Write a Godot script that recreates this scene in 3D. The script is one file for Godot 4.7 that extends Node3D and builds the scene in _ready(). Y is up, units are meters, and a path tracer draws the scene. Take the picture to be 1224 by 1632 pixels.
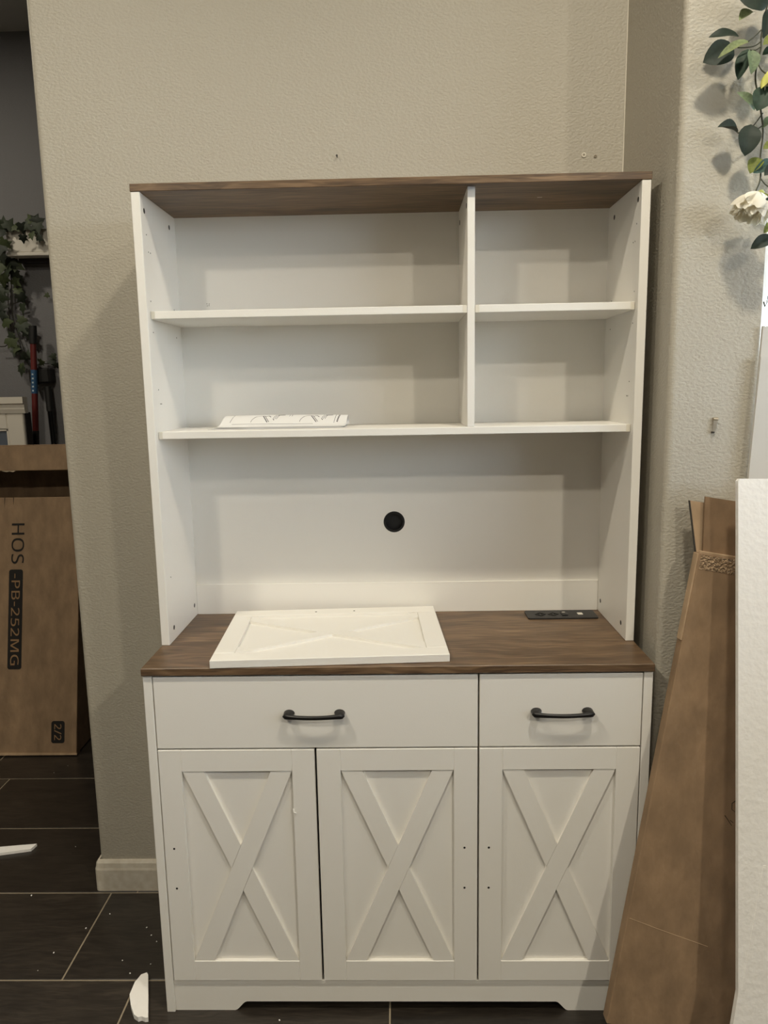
extends Node3D

const CEIL := 2.82
const LAMP_ENERGY := 2.2
const LAMP_TINT := Color(1.0, 0.957, 0.872)

var mats := {}
var taken := {}
var rng := RandomNumberGenerator.new()

const ROSE_LEAVES := [
	[1.1506, 1.9405, -0.018, 1.0955, 1.9507, -0.012, 0.0474, 0, 0.2, 0.1],
	[1.1306, 1.932, -0.026, 1.1043, 1.9162, -0.02, 0.0237, 2, 0.5, 0.5],
	[1.1592, 1.9384, -0.031, 1.1488, 1.8887, -0.025, 0.0237, 0, 0.3, -0.3],
	[1.1092, 1.895, -0.028, 1.0543, 1.8918, -0.022, 0.0237, 0, 0.3, 0.5],
	[1.0966, 1.8724, -0.016, 1.0422, 1.8475, -0.01, 0.0426, 0, 0.2, -0.1],
	[1.1155, 1.8758, -0.002, 1.0618, 1.8483, 0.004, 0.0154, 2, 0.6, 0.3],
	[1.1254, 1.8746, -0.028, 1.1087, 1.8226, -0.022, 0.0249, 1, 0.3, 0.2],
	[1.1228, 1.8671, -0.012, 1.1237, 1.8251, -0.006, 0.0237, 3, 0.5, -0.4],
	[1.1417, 1.7739, -0.024, 1.1059, 1.802, -0.018, 0.019, 3, 0.5, 0.4],
	[1.1578, 1.8061, -0.008, 1.1352, 1.7654, -0.002, 0.0391, 1, 0.2, 0.1],
	[1.1144, 1.7383, -0.026, 1.0764, 1.7465, -0.02, 0.0237, 0, 0.9, 0.7],
	[1.1304, 1.747, -0.01, 1.1202, 1.6934, -0.004, 0.0379, 0, 0.2, -0.1],
	[1.1538, 1.6936, -0.018, 1.1342, 1.6665, -0.012, 0.0261, 4, 0.4, 0.3],
	[1.1696, 1.688, -0.014, 1.1378, 1.6663, -0.008, 0.0201, 5, 0.4, -0.3],
	[1.176, 1.6779, -0.008, 1.1548, 1.6602, -0.002, 0.019, 0, 0.3, 0.1],
	[1.169, 1.6102, 0.024, 1.1376, 1.6065, 0.03, 0.0237, 1, 0.3, -0.2],
	[1.1778, 1.5578, -0.004, 1.1368, 1.5374, 0.002, 0.0249, 0, 0.3, 0.2],
	[1.1818, 1.5856, -0.016, 1.1637, 1.5656, -0.01, 0.0142, 4, 0.3, 0.1],
	[1.1773, 1.7172, -0.016, 1.1535, 1.7057, -0.01, 0.0166, 4, 0.3, 0.3],
	[1.1727, 1.8905, -0.026, 1.1472, 1.8767, -0.02, 0.019, 4, 0.3, 0.3],
	[1.1765, 1.8766, -0.036, 1.1517, 1.8648, -0.03, 0.0166, 1, 0.3, 0.3],
	[1.1794, 1.7678, -0.036, 1.1583, 1.7457, -0.03, 0.0142, 3, 0.3, 0.3]]

const ROSE_STEMS := [
	[Vector3(1.1573, 1.9596, -0.03), Vector3(1.1484, 1.9124, -0.025), Vector3(1.1443, 1.8875, -0.022), Vector3(1.1443, 1.8728, -0.02), Vector3(1.1394, 1.8491, -0.02), Vector3(1.1387, 1.8238, -0.022), Vector3(1.1459, 1.8005, -0.025), Vector3(1.1556, 1.7715, -0.03), Vector3(1.161, 1.7384, -0.03), Vector3(1.1546, 1.6962, -0.02), Vector3(1.1522, 1.6583, -0.01), Vector3(1.1378, 1.6333, 0.008)],
	[Vector3(1.1438, 1.9018, -0.023), Vector3(1.128, 1.8867, -0.01), Vector3(1.1136, 1.875, 0)],
	[Vector3(1.1442, 1.8748, -0.02), Vector3(1.1327, 1.8671, -0.015), Vector3(1.122, 1.8653, -0.01)],
	[Vector3(1.1522, 1.6583, -0.01), Vector3(1.1593, 1.6464, -0.005), Vector3(1.1705, 1.6366, 0)],
	[Vector3(1.1394, 1.8491, -0.02), Vector3(1.1431, 1.8331, -0.01), Vector3(1.1498, 1.825, -0.005)],
	[Vector3(1.1591, 1.7509, -0.03), Vector3(1.1485, 1.7433, -0.025), Vector3(1.1363, 1.7388, -0.01)],
	[Vector3(1.1588, 1.7714, -0.03), Vector3(1.1386, 1.7462, -0.03), Vector3(1.1146, 1.7376, -0.024)],
	[Vector3(1.1546, 1.6962, -0.02), Vector3(1.1516, 1.6887, -0.015)],
	[Vector3(1.1436, 1.8827, -0.02), Vector3(1.1303, 1.8751, -0.02), Vector3(1.1022, 1.8714, -0.014)],
	[Vector3(1.1776, 1.5316, 0), Vector3(1.1724, 1.4437, 0), Vector3(1.1647, 1.4466, 0.004)]]

const IVY_LEAVES := [
	[-1.135, 2.029, -1.86, 0.043, 80],
	[-1.112, 2.018, -1.86, 0.055, 60],
	[-1.084, 2.003, -1.86, 0.049, -60],
	[-1.058, 2, -1.86, 0.049, -80],
	[-1.036, 2.009, -1.86, 0.049, -50],
	[-1.024, 2.041, -1.87, 0.049, 120],
	[-1.003, 2.038, -1.87, 0.046, 60],
	[-0.986, 2.028, -1.86, 0.049, 20],
	[-0.991, 2.002, -1.855, 0.055, -80],
	[-1.01, 1.994, -1.86, 0.043, -60],
	[-1.052, 1.954, -1.845, 0.037, -90],
	[-1.014, 1.965, -1.845, 0.04, -70],
	[-0.98, 1.955, -1.845, 0.037, -30],
	[-1.143, 2.001, -1.86, 0.049, -120],
	[-1.145, 1.979, -1.85, 0.049, -90],
	[-1.134, 1.936, -1.85, 0.055, -40],
	[-1.149, 1.919, -1.85, 0.061, -100],
	[-1.123, 1.939, -1.85, 0.037, 20],
	[-1.176, 1.892, -1.9, 0.062, -80],
	[-1.192, 1.86, -1.92, 0.069, -100],
	[-1.17, 1.838, -1.92, 0.056, -70],
	[-1.15, 1.871, -1.93, 0.056, -20],
	[-1.134, 1.862, -1.94, 0.063, -30],
	[-1.148, 1.83, -1.94, 0.057, -60],
	[-1.198, 1.804, -1.93, 0.063, -90],
	[-1.151, 1.795, -1.95, 0.05, -40],
	[-1.135, 1.813, -1.95, 0.044, -60],
	[-1.147, 1.755, -1.95, 0.044, -80],
	[-1.133, 1.726, -1.95, 0.05, -60],
	[-1.134, 1.683, -1.95, 0.05, -90],
	[-1.206, 1.796, -1.95, 0.044, -90],
	[-1.215, 1.765, -1.95, 0.05, -160],
	[-1.216, 1.733, -1.95, 0.057, -20],
	[-1.217, 1.695, -1.95, 0.05, -10],
	[-1.223, 1.658, -1.95, 0.05, -30],
	[-1.207, 1.628, -1.95, 0.057, 0],
	[-1.147, 1.64, -1.95, 0.044, 130],
	[-1.137, 1.603, -1.95, 0.069, -60],
	[-1.128, 1.575, -1.95, 0.05, -80],
	[-1.199, 1.571, -1.95, 0.044, 120],
	[-1.193, 1.539, -1.95, 0.069, -50],
	[-1.179, 1.511, -1.95, 0.05, -20],
	[-1.186, 1.498, -1.95, 0.044, -110],
	[-1.149, 1.475, -1.95, 0.05, -150],
	[-1.128, 1.489, -1.95, 0.038, 90],
	[-1.165, 1.429, -1.95, 0.044, -170],
	[-1.166, 1.415, -1.95, 0.05, -100],
	[-1.071, 1.452, -1.95, 0.038, 10],
	[-1.026, 1.450, -1.95, 0.038, -170],
	[-1.02, 1.476, -1.95, 0.032, 180],
	[-1.023, 1.737, -1.95, 0.025, 200],
	[-1.010, 1.438, -1.95, 0.032, 160]]

const IVY_STEMS := [
	[Vector3(-1.1718, 2.0343, -1.87), Vector3(-1.1237, 2.0333, -1.87), Vector3(-1.084, 2.0022, -1.87), Vector3(-1.0372, 2.0163, -1.87), Vector3(-0.9691, 2.0299, -1.87)],
	[Vector3(-1.1489, 1.9965, -1.86), Vector3(-1.1466, 1.9409, -1.86), Vector3(-1.1864, 1.8908, -1.92), Vector3(-1.174, 1.843, -1.95), Vector3(-1.1809, 1.7438, -1.96), Vector3(-1.1847, 1.6501, -1.96), Vector3(-1.1718, 1.5823, -1.96), Vector3(-1.1506, 1.5112, -1.96), Vector3(-1.1400, 1.4400, -1.97), Vector3(-1.0784, 1.4450, -1.975), Vector3(-1.0276, 1.4460, -1.97)],
	[Vector3(-1.1896, 1.8857, -1.92), Vector3(-1.1923, 1.8238, -1.96), Vector3(-1.2003, 1.7175, -1.96), Vector3(-1.2006, 1.6316, -1.96), Vector3(-1.1969, 1.5557, -1.96), Vector3(-1.1844, 1.5119, -1.96)],
	[Vector3(-1.2678, 1.5243, -1.96), Vector3(-1.234, 1.5237, -1.96), Vector3(-1.2098, 1.5396, -1.96)],
	[Vector3(-1.1787, 1.7651, -1.96), Vector3(-1.1537, 1.7646, -1.96)],
	[Vector3(-1.1818, 1.7065, -1.96), Vector3(-1.1417, 1.7164, -1.96)],
	[Vector3(-1.2019, 1.7015, -1.96), Vector3(-1.2304, 1.6967, -1.96)],
	[Vector3(-1.1959, 1.7335, -1.96), Vector3(-1.2227, 1.7447, -1.96)]]


# ---------------------------------------------------------------- shapes
class Shape:
	var st := SurfaceTool.new()
	var xf := Transform3D()
	var uvo := Vector2()
	var smooth := false

	func _init() -> void:
		st.begin(Mesh.PRIMITIVE_TRIANGLES)

	func put(p: Vector3, uv: Vector2) -> void:
		st.set_smooth_group(0 if smooth else -1)
		st.set_uv(uv)
		st.add_vertex(xf * p)

	func tri(a: Vector3, b: Vector3, c: Vector3, out: Vector3, uvs := []) -> void:
		var n := (b - a).cross(c - a)
		if n.length_squared() < 1e-18:
			return
		var ua: Vector2
		var ub: Vector2
		var uc: Vector2
		if uvs.size() == 3:
			ua = uvs[0]
			ub = uvs[1]
			uc = uvs[2]
		else:
			ua = flat_uv(a, n)
			ub = flat_uv(b, n)
			uc = flat_uv(c, n)
		put(a, ua)
		if n.dot(out) > 0.0:
			put(c, uc)
			put(b, ub)
		else:
			put(b, ub)
			put(c, uc)

	func flat_uv(p: Vector3, n: Vector3) -> Vector2:
		var m := n.abs()
		if m.y >= m.x and m.y >= m.z:
			return Vector2(p.x, p.z) + uvo
		if m.z >= m.x:
			return Vector2(p.x, p.y) + uvo
		return Vector2(p.z, p.y) + uvo

	func poly(pts: Array, out: Vector3) -> void:
		for i in range(1, pts.size() - 1):
			tri(pts[0], pts[i], pts[i + 1], out)

	# a box with chamfered edges, given by its low and high corners
	func box(lo: Vector3, hi: Vector3, bev := 0.0008) -> void:
		var c := (lo + hi) * 0.5
		var h := (hi - lo) * 0.5
		var b: float = minf(bev, minf(h.x, minf(h.y, h.z)) * 0.6)
		var g := h - Vector3(b, b, b)
		for ax in 3:
			var i := (ax + 1) % 3
			var j := (ax + 2) % 3
			for s in [-1.0, 1.0]:
				var pts := []
				for q in [[-1, -1], [1, -1], [1, 1], [-1, 1]]:
					var p := Vector3()
					p[ax] = s * h[ax]
					p[i] = q[0] * g[i]
					p[j] = q[1] * g[j]
					pts.append(c + p)
				var o := Vector3()
				o[ax] = s
				poly(pts, o)
			for s in [-1.0, 1.0]:
				for t in [-1.0, 1.0]:
					var pts := []
					for q in [[0, -1], [0, 1], [1, 1], [1, -1]]:
						var p := Vector3()
						p[ax] = q[1] * g[ax]
						p[i] = s * (h[i] if q[0] == 0 else g[i])
						p[j] = t * (g[j] if q[0] == 0 else h[j])
						pts.append(c + p)
					var o := Vector3()
					o[i] = s
					o[j] = t
					poly(pts, o)
		for sx in [-1.0, 1.0]:
			for sy in [-1.0, 1.0]:
				for sz in [-1.0, 1.0]:
					var k := Vector3(sx, sy, sz)
					tri(c + Vector3(h.x, g.y, g.z) * k, c + Vector3(g.x, h.y, g.z) * k, c + Vector3(g.x, g.y, h.z) * k, k)

	# an outline in the plane of ex and ey, thickened along ez from 0 to depth
	func prism(outline: PackedVector2Array, at: Vector3, ex: Vector3, ey: Vector3, ez: Vector3, depth: float) -> void:
		var idx := Geometry2D.triangulate_polygon(outline)
		var mid := Vector2()
		for p in outline:
			mid += p / outline.size()
		for k in range(0, idx.size(), 3):
			var a := outline[idx[k]]
			var b := outline[idx[k + 1]]
			var c := outline[idx[k + 2]]
			for e in [0.0, depth]:
				tri(at + ex * a.x + ey * a.y + ez * e, at + ex * b.x + ey * b.y + ez * e, at + ex * c.x + ey * c.y + ez * e, ez * (1.0 if e == maxf(0.0, depth) else -1.0))
		var turn := -1.0 if Geometry2D.is_polygon_clockwise(outline) else 1.0
		for k in outline.size():
			var a := outline[k]
			var b := outline[(k + 1) % outline.size()]
			var d := (b - a).normalized()
			var o := (ex * d.y - ey * d.x) * turn
			poly([at + ex * a.x + ey * a.y, at + ex * b.x + ey * b.y, at + ex * b.x + ey * b.y + ez * depth, at + ex * a.x + ey * a.y + ez * depth], o)

	# rings of [centre, half axis, half axis], joined into a skin with closed ends
	func loft(rings: Array, n := 12, caps := true) -> void:
		smooth = true
		for k in rings.size() - 1:
			var r: Array = rings[k]
			var q: Array = rings[k + 1]
			for i in n:
				var a0 := TAU * i / n
				var a1 := TAU * (i + 1) / n
				var am := (a0 + a1) * 0.5
				var p00: Vector3 = r[0] + r[1] * cos(a0) + r[2] * sin(a0)
				var p01: Vector3 = r[0] + r[1] * cos(a1) + r[2] * sin(a1)
				var p10: Vector3 = q[0] + q[1] * cos(a0) + q[2] * sin(a0)
				var p11: Vector3 = q[0] + q[1] * cos(a1) + q[2] * sin(a1)
				var o: Vector3 = r[1] * cos(am) + r[2] * sin(am) + (q[1] * cos(am) + q[2] * sin(am))
				tri(p00, p01, p11, o)
				tri(p00, p11, p10, o)
		if caps:
			smooth = false
			for e in [0, rings.size() - 1]:
				var r: Array = rings[e]
				var away: Vector3 = r[0] - rings[1 if e == 0 else e - 1][0]
				for i in n:
					var a0 := TAU * i / n
					var a1 := TAU * (i + 1) / n
					tri(r[0], r[0] + r[1] * cos(a0) + r[2] * sin(a0), r[0] + r[1] * cos(a1) + r[2] * sin(a1), away)
		smooth = false

	func tube(pts: Array, r0: float, r1 := -1.0, n := 8) -> void:
		var rings := []
		for k in pts.size():
			var t: Vector3 = (pts[mini(k + 1, pts.size() - 1)] - pts[maxi(k - 1, 0)]).normalized()
			var up := Vector3.UP if absf(t.y) < 0.8 else Vector3(0, 0, 1)
			var a := t.cross(up).normalized()
			var r: float = r0 if r1 < 0.0 else lerpf(r0, r1, float(k) / (pts.size() - 1))
			rings.append([pts[k], a * r, t.cross(a) * r])
		loft(rings, n)

	func disc(at: Vector3, axis: Vector3, r: float, h: float, n := 14) -> void:
		var up := Vector3.UP if absf(axis.y) < 0.8 else Vector3(0, 0, 1)
		var a := axis.cross(up).normalized()
		var b := axis.cross(a)
		loft([[at, a * r, b * r], [at + axis * h, a * r, b * r]], n)

	func ring(at: Vector3, axis: Vector3, r_in: float, r_out: float, h: float, n := 28) -> void:
		var up := Vector3.UP if absf(axis.y) < 0.8 else Vector3(0, 0, 1)
		var a := axis.cross(up).normalized()
		var b := axis.cross(a)
		for i in n:
			var d0 := a * cos(TAU * i / n) + b * sin(TAU * i / n)
			var d1 := a * cos(TAU * (i + 1) / n) + b * sin(TAU * (i + 1) / n)
			poly([at + axis * h + d0 * r_in, at + axis * h + d0 * r_out, at + axis * h + d1 * r_out, at + axis * h + d1 * r_in], axis)
			poly([at + d0 * r_in, at + d0 * r_out, at + d1 * r_out, at + d1 * r_in], -axis)
			poly([at + d0 * r_out, at + d1 * r_out, at + axis * h + d1 * r_out, at + axis * h + d0 * r_out], d0)
			poly([at + d0 * r_in, at + d1 * r_in, at + axis * h + d1 * r_in, at + axis * h + d0 * r_in], -d0)

	# a curved leaf from base to tip
	func leaf(b: Vector3, t: Vector3, w: float, cup: float, roll: float, face := Vector3(0, 0, 1)) -> void:
		smooth = true
		var a := t - b
		var dir := a.normalized()
		var s := dir.cross(face).normalized().rotated(dir, roll)
		var n := s.cross(dir)
		var nu := 9
		var nv := 6
		var at := func(u: float, v: float) -> Vector3:
			var hw := w * 0.5 * pow(maxf(sin(PI * pow(u, 0.86)), 0.0), 0.72)
			return b + a * u + s * (v * hw) + n * (absf(v) * hw * cup + a.length() * 0.09 * sin(PI * u) + 0.06 * hw * sin(9.0 * u + 2.0 * v))
		for i in nu:
			for j in nv:
				var u0 := float(i) / nu
				var u1 := float(i + 1) / nu
				var v0 := 2.0 * j / nv - 1.0
				var v1 := 2.0 * (j + 1) / nv - 1.0
				tri(at.call(u0, v0), at.call(u1, v0), at.call(u1, v1), n)
				tri(at.call(u0, v0), at.call(u1, v1), at.call(u0, v1), n)
		smooth = false

	func done(m: Material) -> ArrayMesh:
		st.generate_normals()
		st.index()
		var mesh := st.commit()
		mesh.surface_set_material(0, m)
		return mesh


func shape(uvo := Vector2()) -> Shape:
	var s := Shape.new()
	s.uvo = uvo
	return s


# ---------------------------------------------------------------- nodes
func numbered(called: String, parent: Node) -> String:
	var key := str(parent.get_instance_id()) + called
	var n: int = taken.get(key, 0)
	taken[key] = n + 1
	return called if n == 0 else "%s_%03d" % [called, n]


func obj(called: String, mesh: Mesh, parent: Node = null, at := Transform3D()) -> MeshInstance3D:
	var to: Node = self if parent == null else parent
	var o := MeshInstance3D.new()
	o.name = numbered(called, to)
	o.mesh = mesh
	o.transform = at
	o.cast_shadow = GeometryInstance3D.SHADOW_CASTING_SETTING_ON
	to.add_child(o, true)
	return o


func part(called: String, s: Shape, m: Material, parent: Node = null) -> MeshInstance3D:
	return obj(called, s.done(m), parent)


func thing(called: String, label: String, category: String, at := Vector3.ZERO, group := "") -> Node3D:
	var o := Node3D.new()
	o.name = numbered(called, self)
	add_child(o, true)
	o.position = at
	tag(o, label, category, group)
	return o


func tag(o: Node, label: String, category: String, group := "") -> void:
	o.set_meta("label", label)
	o.set_meta("category", category)
	if group:
		o.set_meta("group", group)


func struct(called: String, s: Shape, m: Material, label: String) -> MeshInstance3D:
	var o := part(called, s, m)
	o.set_meta("kind", "structure")
	tag(o, label, called.split("_")[0])
	return o


# ---------------------------------------------------------------- materials
func noise(freq: float, octaves: int, sd: int) -> FastNoiseLite:
	var f := FastNoiseLite.new()
	f.noise_type = FastNoiseLite.TYPE_SIMPLEX_SMOOTH
	f.frequency = freq
	f.fractal_octaves = octaves
	f.seed = sd
	return f


func noise_tex(freq: float, octaves: int, sd: int, as_normal: bool, strength := 4.0, ramp: Gradient = null, side := 512) -> NoiseTexture2D:
	var t := NoiseTexture2D.new()
	t.width = side
	t.height = side
	t.seamless = true
	t.generate_mipmaps = false
	t.noise = noise(freq, octaves, sd)
	t.as_normal_map = as_normal
	t.bump_strength = strength
	if ramp:
		t.color_ramp = ramp
	return t


func ramp(a: Color, b: Color) -> Gradient:
	var g := Gradient.new()
	g.set_color(0, a)
	g.set_color(1, b)
	return g


func mat(called: String, c: Color, rough: float, metal := 0.0) -> StandardMaterial3D:
	var m := StandardMaterial3D.new()
	m.resource_name = called
	m.albedo_color = c
	m.roughness = rough
	m.metallic = metal
	mats[called] = m
	return m


# wood grain running along the picture's width, tinted from dark to light
func grain_image(w: int, h: int, sd: int, dark: Color, mid: Color, light: Color, broad: float) -> ImageTexture:
	var big := noise(1.0, 3, sd)
	var mids := noise(1.0, 3, sd + 1)
	var fine := noise(1.0, 2, sd + 2)
	var im := Image.create(w, h, false, Image.FORMAT_RGB8)
	for y in h:
		var v := float(y) / h
		for x in w:
			var u := float(x) / w
			var g := 0.0
			var share := smoothstep(0.82, 1.0, u)
			for turn in (2 if share > 0.0 else 1):
				var uu := u - turn
				var bend := big.get_noise_2d(uu * 3.0, v * 4.0) * 0.05
				var q := big.get_noise_2d(uu * 2.0 + 9.0, (v + bend) * 7.0) * broad
				q += mids.get_noise_2d(uu * 5.0, (v + bend) * 42.0) * 0.55
				q += fine.get_noise_2d(uu * 14.0, v * 170.0) * 0.45
				g += q * (share if turn == 1 else 1.0 - share)
			g = clampf(g * 0.75 + 0.5, 0.0, 1.0)
			im.set_pixel(x, y, dark.lerp(mid, g * 2.0) if g < 0.5 else mid.lerp(light, g * 2.0 - 1.0))
	return ImageTexture.create_from_image(im)


func make_materials() -> void:
	var wall := mat("greige wall paint", Color8(183, 177, 163), 0.55)
	wall.normal_enabled = true
	wall.normal_texture = noise_tex(0.022, 4, 5, true, 9.0, null, 1024)
	wall.normal_scale = 0.6
	wall.uv1_triplanar = true
	wall.uv1_world_triplanar = true
	wall.uv1_scale = Vector3(4.0, 6.4, 4.0)
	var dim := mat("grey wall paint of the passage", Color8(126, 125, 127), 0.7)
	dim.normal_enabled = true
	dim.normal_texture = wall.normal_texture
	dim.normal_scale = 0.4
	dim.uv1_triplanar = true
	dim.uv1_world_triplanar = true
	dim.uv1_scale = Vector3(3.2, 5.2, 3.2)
	var ceil := mat("white ceiling paint", Color8(200, 198, 192), 0.8)
	ceil.normal_enabled = false
	var trim := mat("white trim paint", Color8(222, 216, 203), 0.45)
	trim.albedo_texture = noise_tex(0.02, 4, 8, false, 1.0, ramp(Color(0.90, 0.88, 0.85), Color(1, 1, 1)))
	trim.uv1_triplanar = true
	trim.uv1_world_triplanar = true
	trim.uv1_scale = Vector3(3, 3, 3)
	var lam := mat("white laminate", Color8(238, 235, 228), 0.42)
	lam.normal_enabled = true
	lam.normal_texture = noise_tex(0.12, 2, 21, true, 2.0)
	lam.normal_scale = 0.06
	lam.uv1_triplanar = true
	lam.uv1_scale = Vector3(4, 4, 4)
	mat("raw laminate inside", Color8(206, 200, 188), 0.6)
	var wood := mat("dark brown wood grain laminate", Color.WHITE, 0.42)
	wood.albedo_texture = grain_image(1024, 512, 31, Color8(66, 50, 37), Color8(104, 82, 60), Color8(140, 114, 86), 0.55)
	wood.uv1_scale = Vector3(1.0, 2.4, 1.0)
	var tile_tex := grain_image(512, 256, 55, Color8(40, 35, 31), Color8(56, 50, 44), Color8(78, 70, 61), 0.4)
	for k in 4:
		var t := mat("dark wood look tile %d" % k, Color(1, 1, 1).darkened(0.09 * k), 0.40)
		t.albedo_texture = tile_tex
		t.roughness_texture = noise_tex(0.03, 4, 60, false, 1.0, ramp(Color(0.75, 0.75, 0.75), Color(1, 1, 1))) if k == 0 else mats["dark wood look tile 0"].roughness_texture
		t.uv1_scale = Vector3(1.4, 3.0, 1.0)
	mat("pale grout", Color8(150, 138, 118), 0.9)
	mat("black metal", Color8(17, 15, 14), 0.38)
	mat("black plastic", Color8(30, 30, 31), 0.45)
	mat("dark fitting", Color8(52, 48, 44), 0.5)
	mat("hole", Color8(24, 21, 18), 0.9)
	mat("edge tape", Color8(226, 220, 205), 0.5)
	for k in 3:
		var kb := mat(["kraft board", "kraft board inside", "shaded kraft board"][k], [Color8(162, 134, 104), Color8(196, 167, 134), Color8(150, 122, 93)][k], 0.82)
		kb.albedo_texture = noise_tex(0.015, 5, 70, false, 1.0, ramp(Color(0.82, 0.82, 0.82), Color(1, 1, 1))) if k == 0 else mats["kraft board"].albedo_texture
		kb.uv1_triplanar = true
		kb.uv1_scale = Vector3(2.2, 1.1, 2.2)
		kb.normal_enabled = true
		kb.normal_texture = noise_tex(0.05, 3, 71, true, 3.0) if k == 0 else mats["kraft board"].normal_texture
		kb.normal_scale = 0.15
	mat("kraft ink", Color8(22, 18, 15), 0.7)
	mat("kraft print", Color8(150, 118, 84), 0.8)
	mat("torn board", Color8(206, 190, 165), 0.9)
	var tape := mat("clear packing tape", Color8(186, 158, 126), 0.2, 0.3)
	tape.normal_enabled = true
	tape.normal_texture = noise_tex(0.03, 3, 77, true, 22.0)
	tape.normal_scale = 1.5
	tape.uv1_triplanar = true
	tape.uv1_scale = Vector3(9, 9, 9)
	tape.clearcoat_enabled = true
	tape.clearcoat = 1.0
	tape.clearcoat_roughness = 0.2
	var foam := mat("white foam", Color8(248, 246, 242), 0.75)
	foam.normal_enabled = true
	foam.normal_texture = noise_tex(0.04, 3, 81, true, 5.0)
	foam.normal_scale = 0.25
	foam.uv1_triplanar = true
	foam.uv1_scale = Vector3(3, 3, 3)
	mat("thin grey foam", Color8(206, 203, 196), 0.6)
	mat("white vinyl", Color8(238, 240, 240), 0.35)
	var pane := mat("window glass", Color(1, 1, 1, 0.04), 0.0)
	pane.transparency = BaseMaterial3D.TRANSPARENCY_ALPHA
	mat("concrete", Color8(176, 174, 168), 0.9)
	for k in 6:
		var lf := mat("leaf tone %d" % k, [Color8(28, 46, 31), Color8(37, 66, 46), Color8(144, 156, 106), Color8(128, 146, 110), Color8(132, 142, 60), Color8(64, 98, 88)][k], 0.62)
		lf.albedo_texture = noise_tex(0.02, 4, 90, false, 1.0, ramp(Color(0.7, 0.7, 0.7), Color(1, 1, 1))) if k == 0 else mats["leaf tone 0"].albedo_texture
		lf.uv1_triplanar = true
		lf.uv1_scale = Vector3(14, 14, 14)
		lf.backlight_enabled = true
		lf.backlight = Color(0.25, 0.28, 0.2)
	for k in 3:
		mat("ivy tone %d" % k, [Color8(34, 42, 30), Color8(46, 56, 37), Color8(68, 78, 47)][k], 0.6)
	mat("plant stem", Color8(66, 66, 48), 0.7)
	mat("ivy stem", Color8(40, 38, 28), 0.7)
	var petal := mat("white petal", Color8(246, 243, 232), 0.7)
	petal.backlight_enabled = true
	petal.backlight = Color(0.8, 0.77, 0.68)
	mat("yellow green petal", Color8(214, 214, 120), 0.7)
	mat("calyx", Color8(160, 166, 84), 0.6)
	mat("satin nickel", Color8(196, 184, 164), 0.3, 0.9)
	mat("red fibreglass", Color8(104, 34, 30), 0.5)
	mat("blue label", Color8(52, 92, 130), 0.4)
	mat("label print", Color8(190, 205, 215), 0.5)
	mat("black rubber", Color8(26, 25, 24), 0.6)
	mat("gloss black", Color8(16, 16, 17), 0.15)
	mat("white paint", Color8(228, 222, 210), 0.4)
	mat("plain dark brown", Color8(40, 35, 31), 0.6)
	mat("blue grey glass", Color8(98, 106, 118), 0.1)
	mat("paper", Color8(222, 221, 219), 0.7)
	var lamp := mat("lamp diffuser", Color8(255, 250, 240), 0.5)
	lamp.emission_enabled = true
	lamp.emission = LAMP_TINT
	lamp.emission_energy_multiplier = 4.0


# line drawings of assembly steps, as they are printed on the booklet
func booklet_print() -> ImageTexture:
	var im := Image.create(640, 128, false, Image.FORMAT_RGB8)
	im.fill(Color8(222, 221, 219))
	var ink := Color8(52, 50, 54)
	var line := func(a: Vector2, b: Vector2, wide: int) -> void:
		var n := int(a.distance_to(b)) + 1
		for i in n + 1:
			var p := a.lerp(b, float(i) / n)
			im.fill_rect(Rect2i(int(p.x), int(p.y), wide + 1, wide + 1), ink)
	for x in [150, 400]:
		for k in 16:
			var a := PI + PI * 0.62 * k / 16.0
			var b := PI + PI * 0.62 * (k + 1) / 16.0
			line.call(Vector2(x + 45, 70) + Vector2(45, 42) * Vector2(cos(a), sin(a)), Vector2(x + 45, 70) + Vector2(45, 42) * Vector2(cos(b), sin(b)), 1)
		line.call(Vector2(x + 50, 30), Vector2(x + 84, 72), 2)
		line.call(Vector2(x + 58, 28), Vector2(x + 92, 70), 1)
		line.call(Vector2(x + 66, 34), Vector2(x + 80, 28), 2)
		line.call(Vector2(x + 80, 28), Vector2(x + 92, 38), 2)
		for k in 3:
			line.call(Vector2(x + 118 + 9 * k, 20), Vector2(x + 108 + 9 * k, 52), 1)
		line.call(Vector2(x + 128, 22), Vector2(x + 158, 18), 4)
		line.call(Vector2(x + 110, 54), Vector2(x + 114, 58), 2)
	line.call(Vector2(322, 16), Vector2(362, 16), 1)
	for x in [338, 350]:
		line.call(Vector2(x, 16), Vector2(x, 34), 1)
	line.call(Vector2(48, 16), Vector2(44, 70), 1)
	line.call(Vector2(580, 10), Vector2(576, 80), 1)
	for k in 7:
		line.call(Vector2(594 - k, 12 + 9 * k), Vector2(598 - k, 17 + 9 * k), 3)
	line.call(Vector2(60, 84), Vector2(470, 88), 1)
	return ImageTexture.create_from_image(im)


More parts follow.
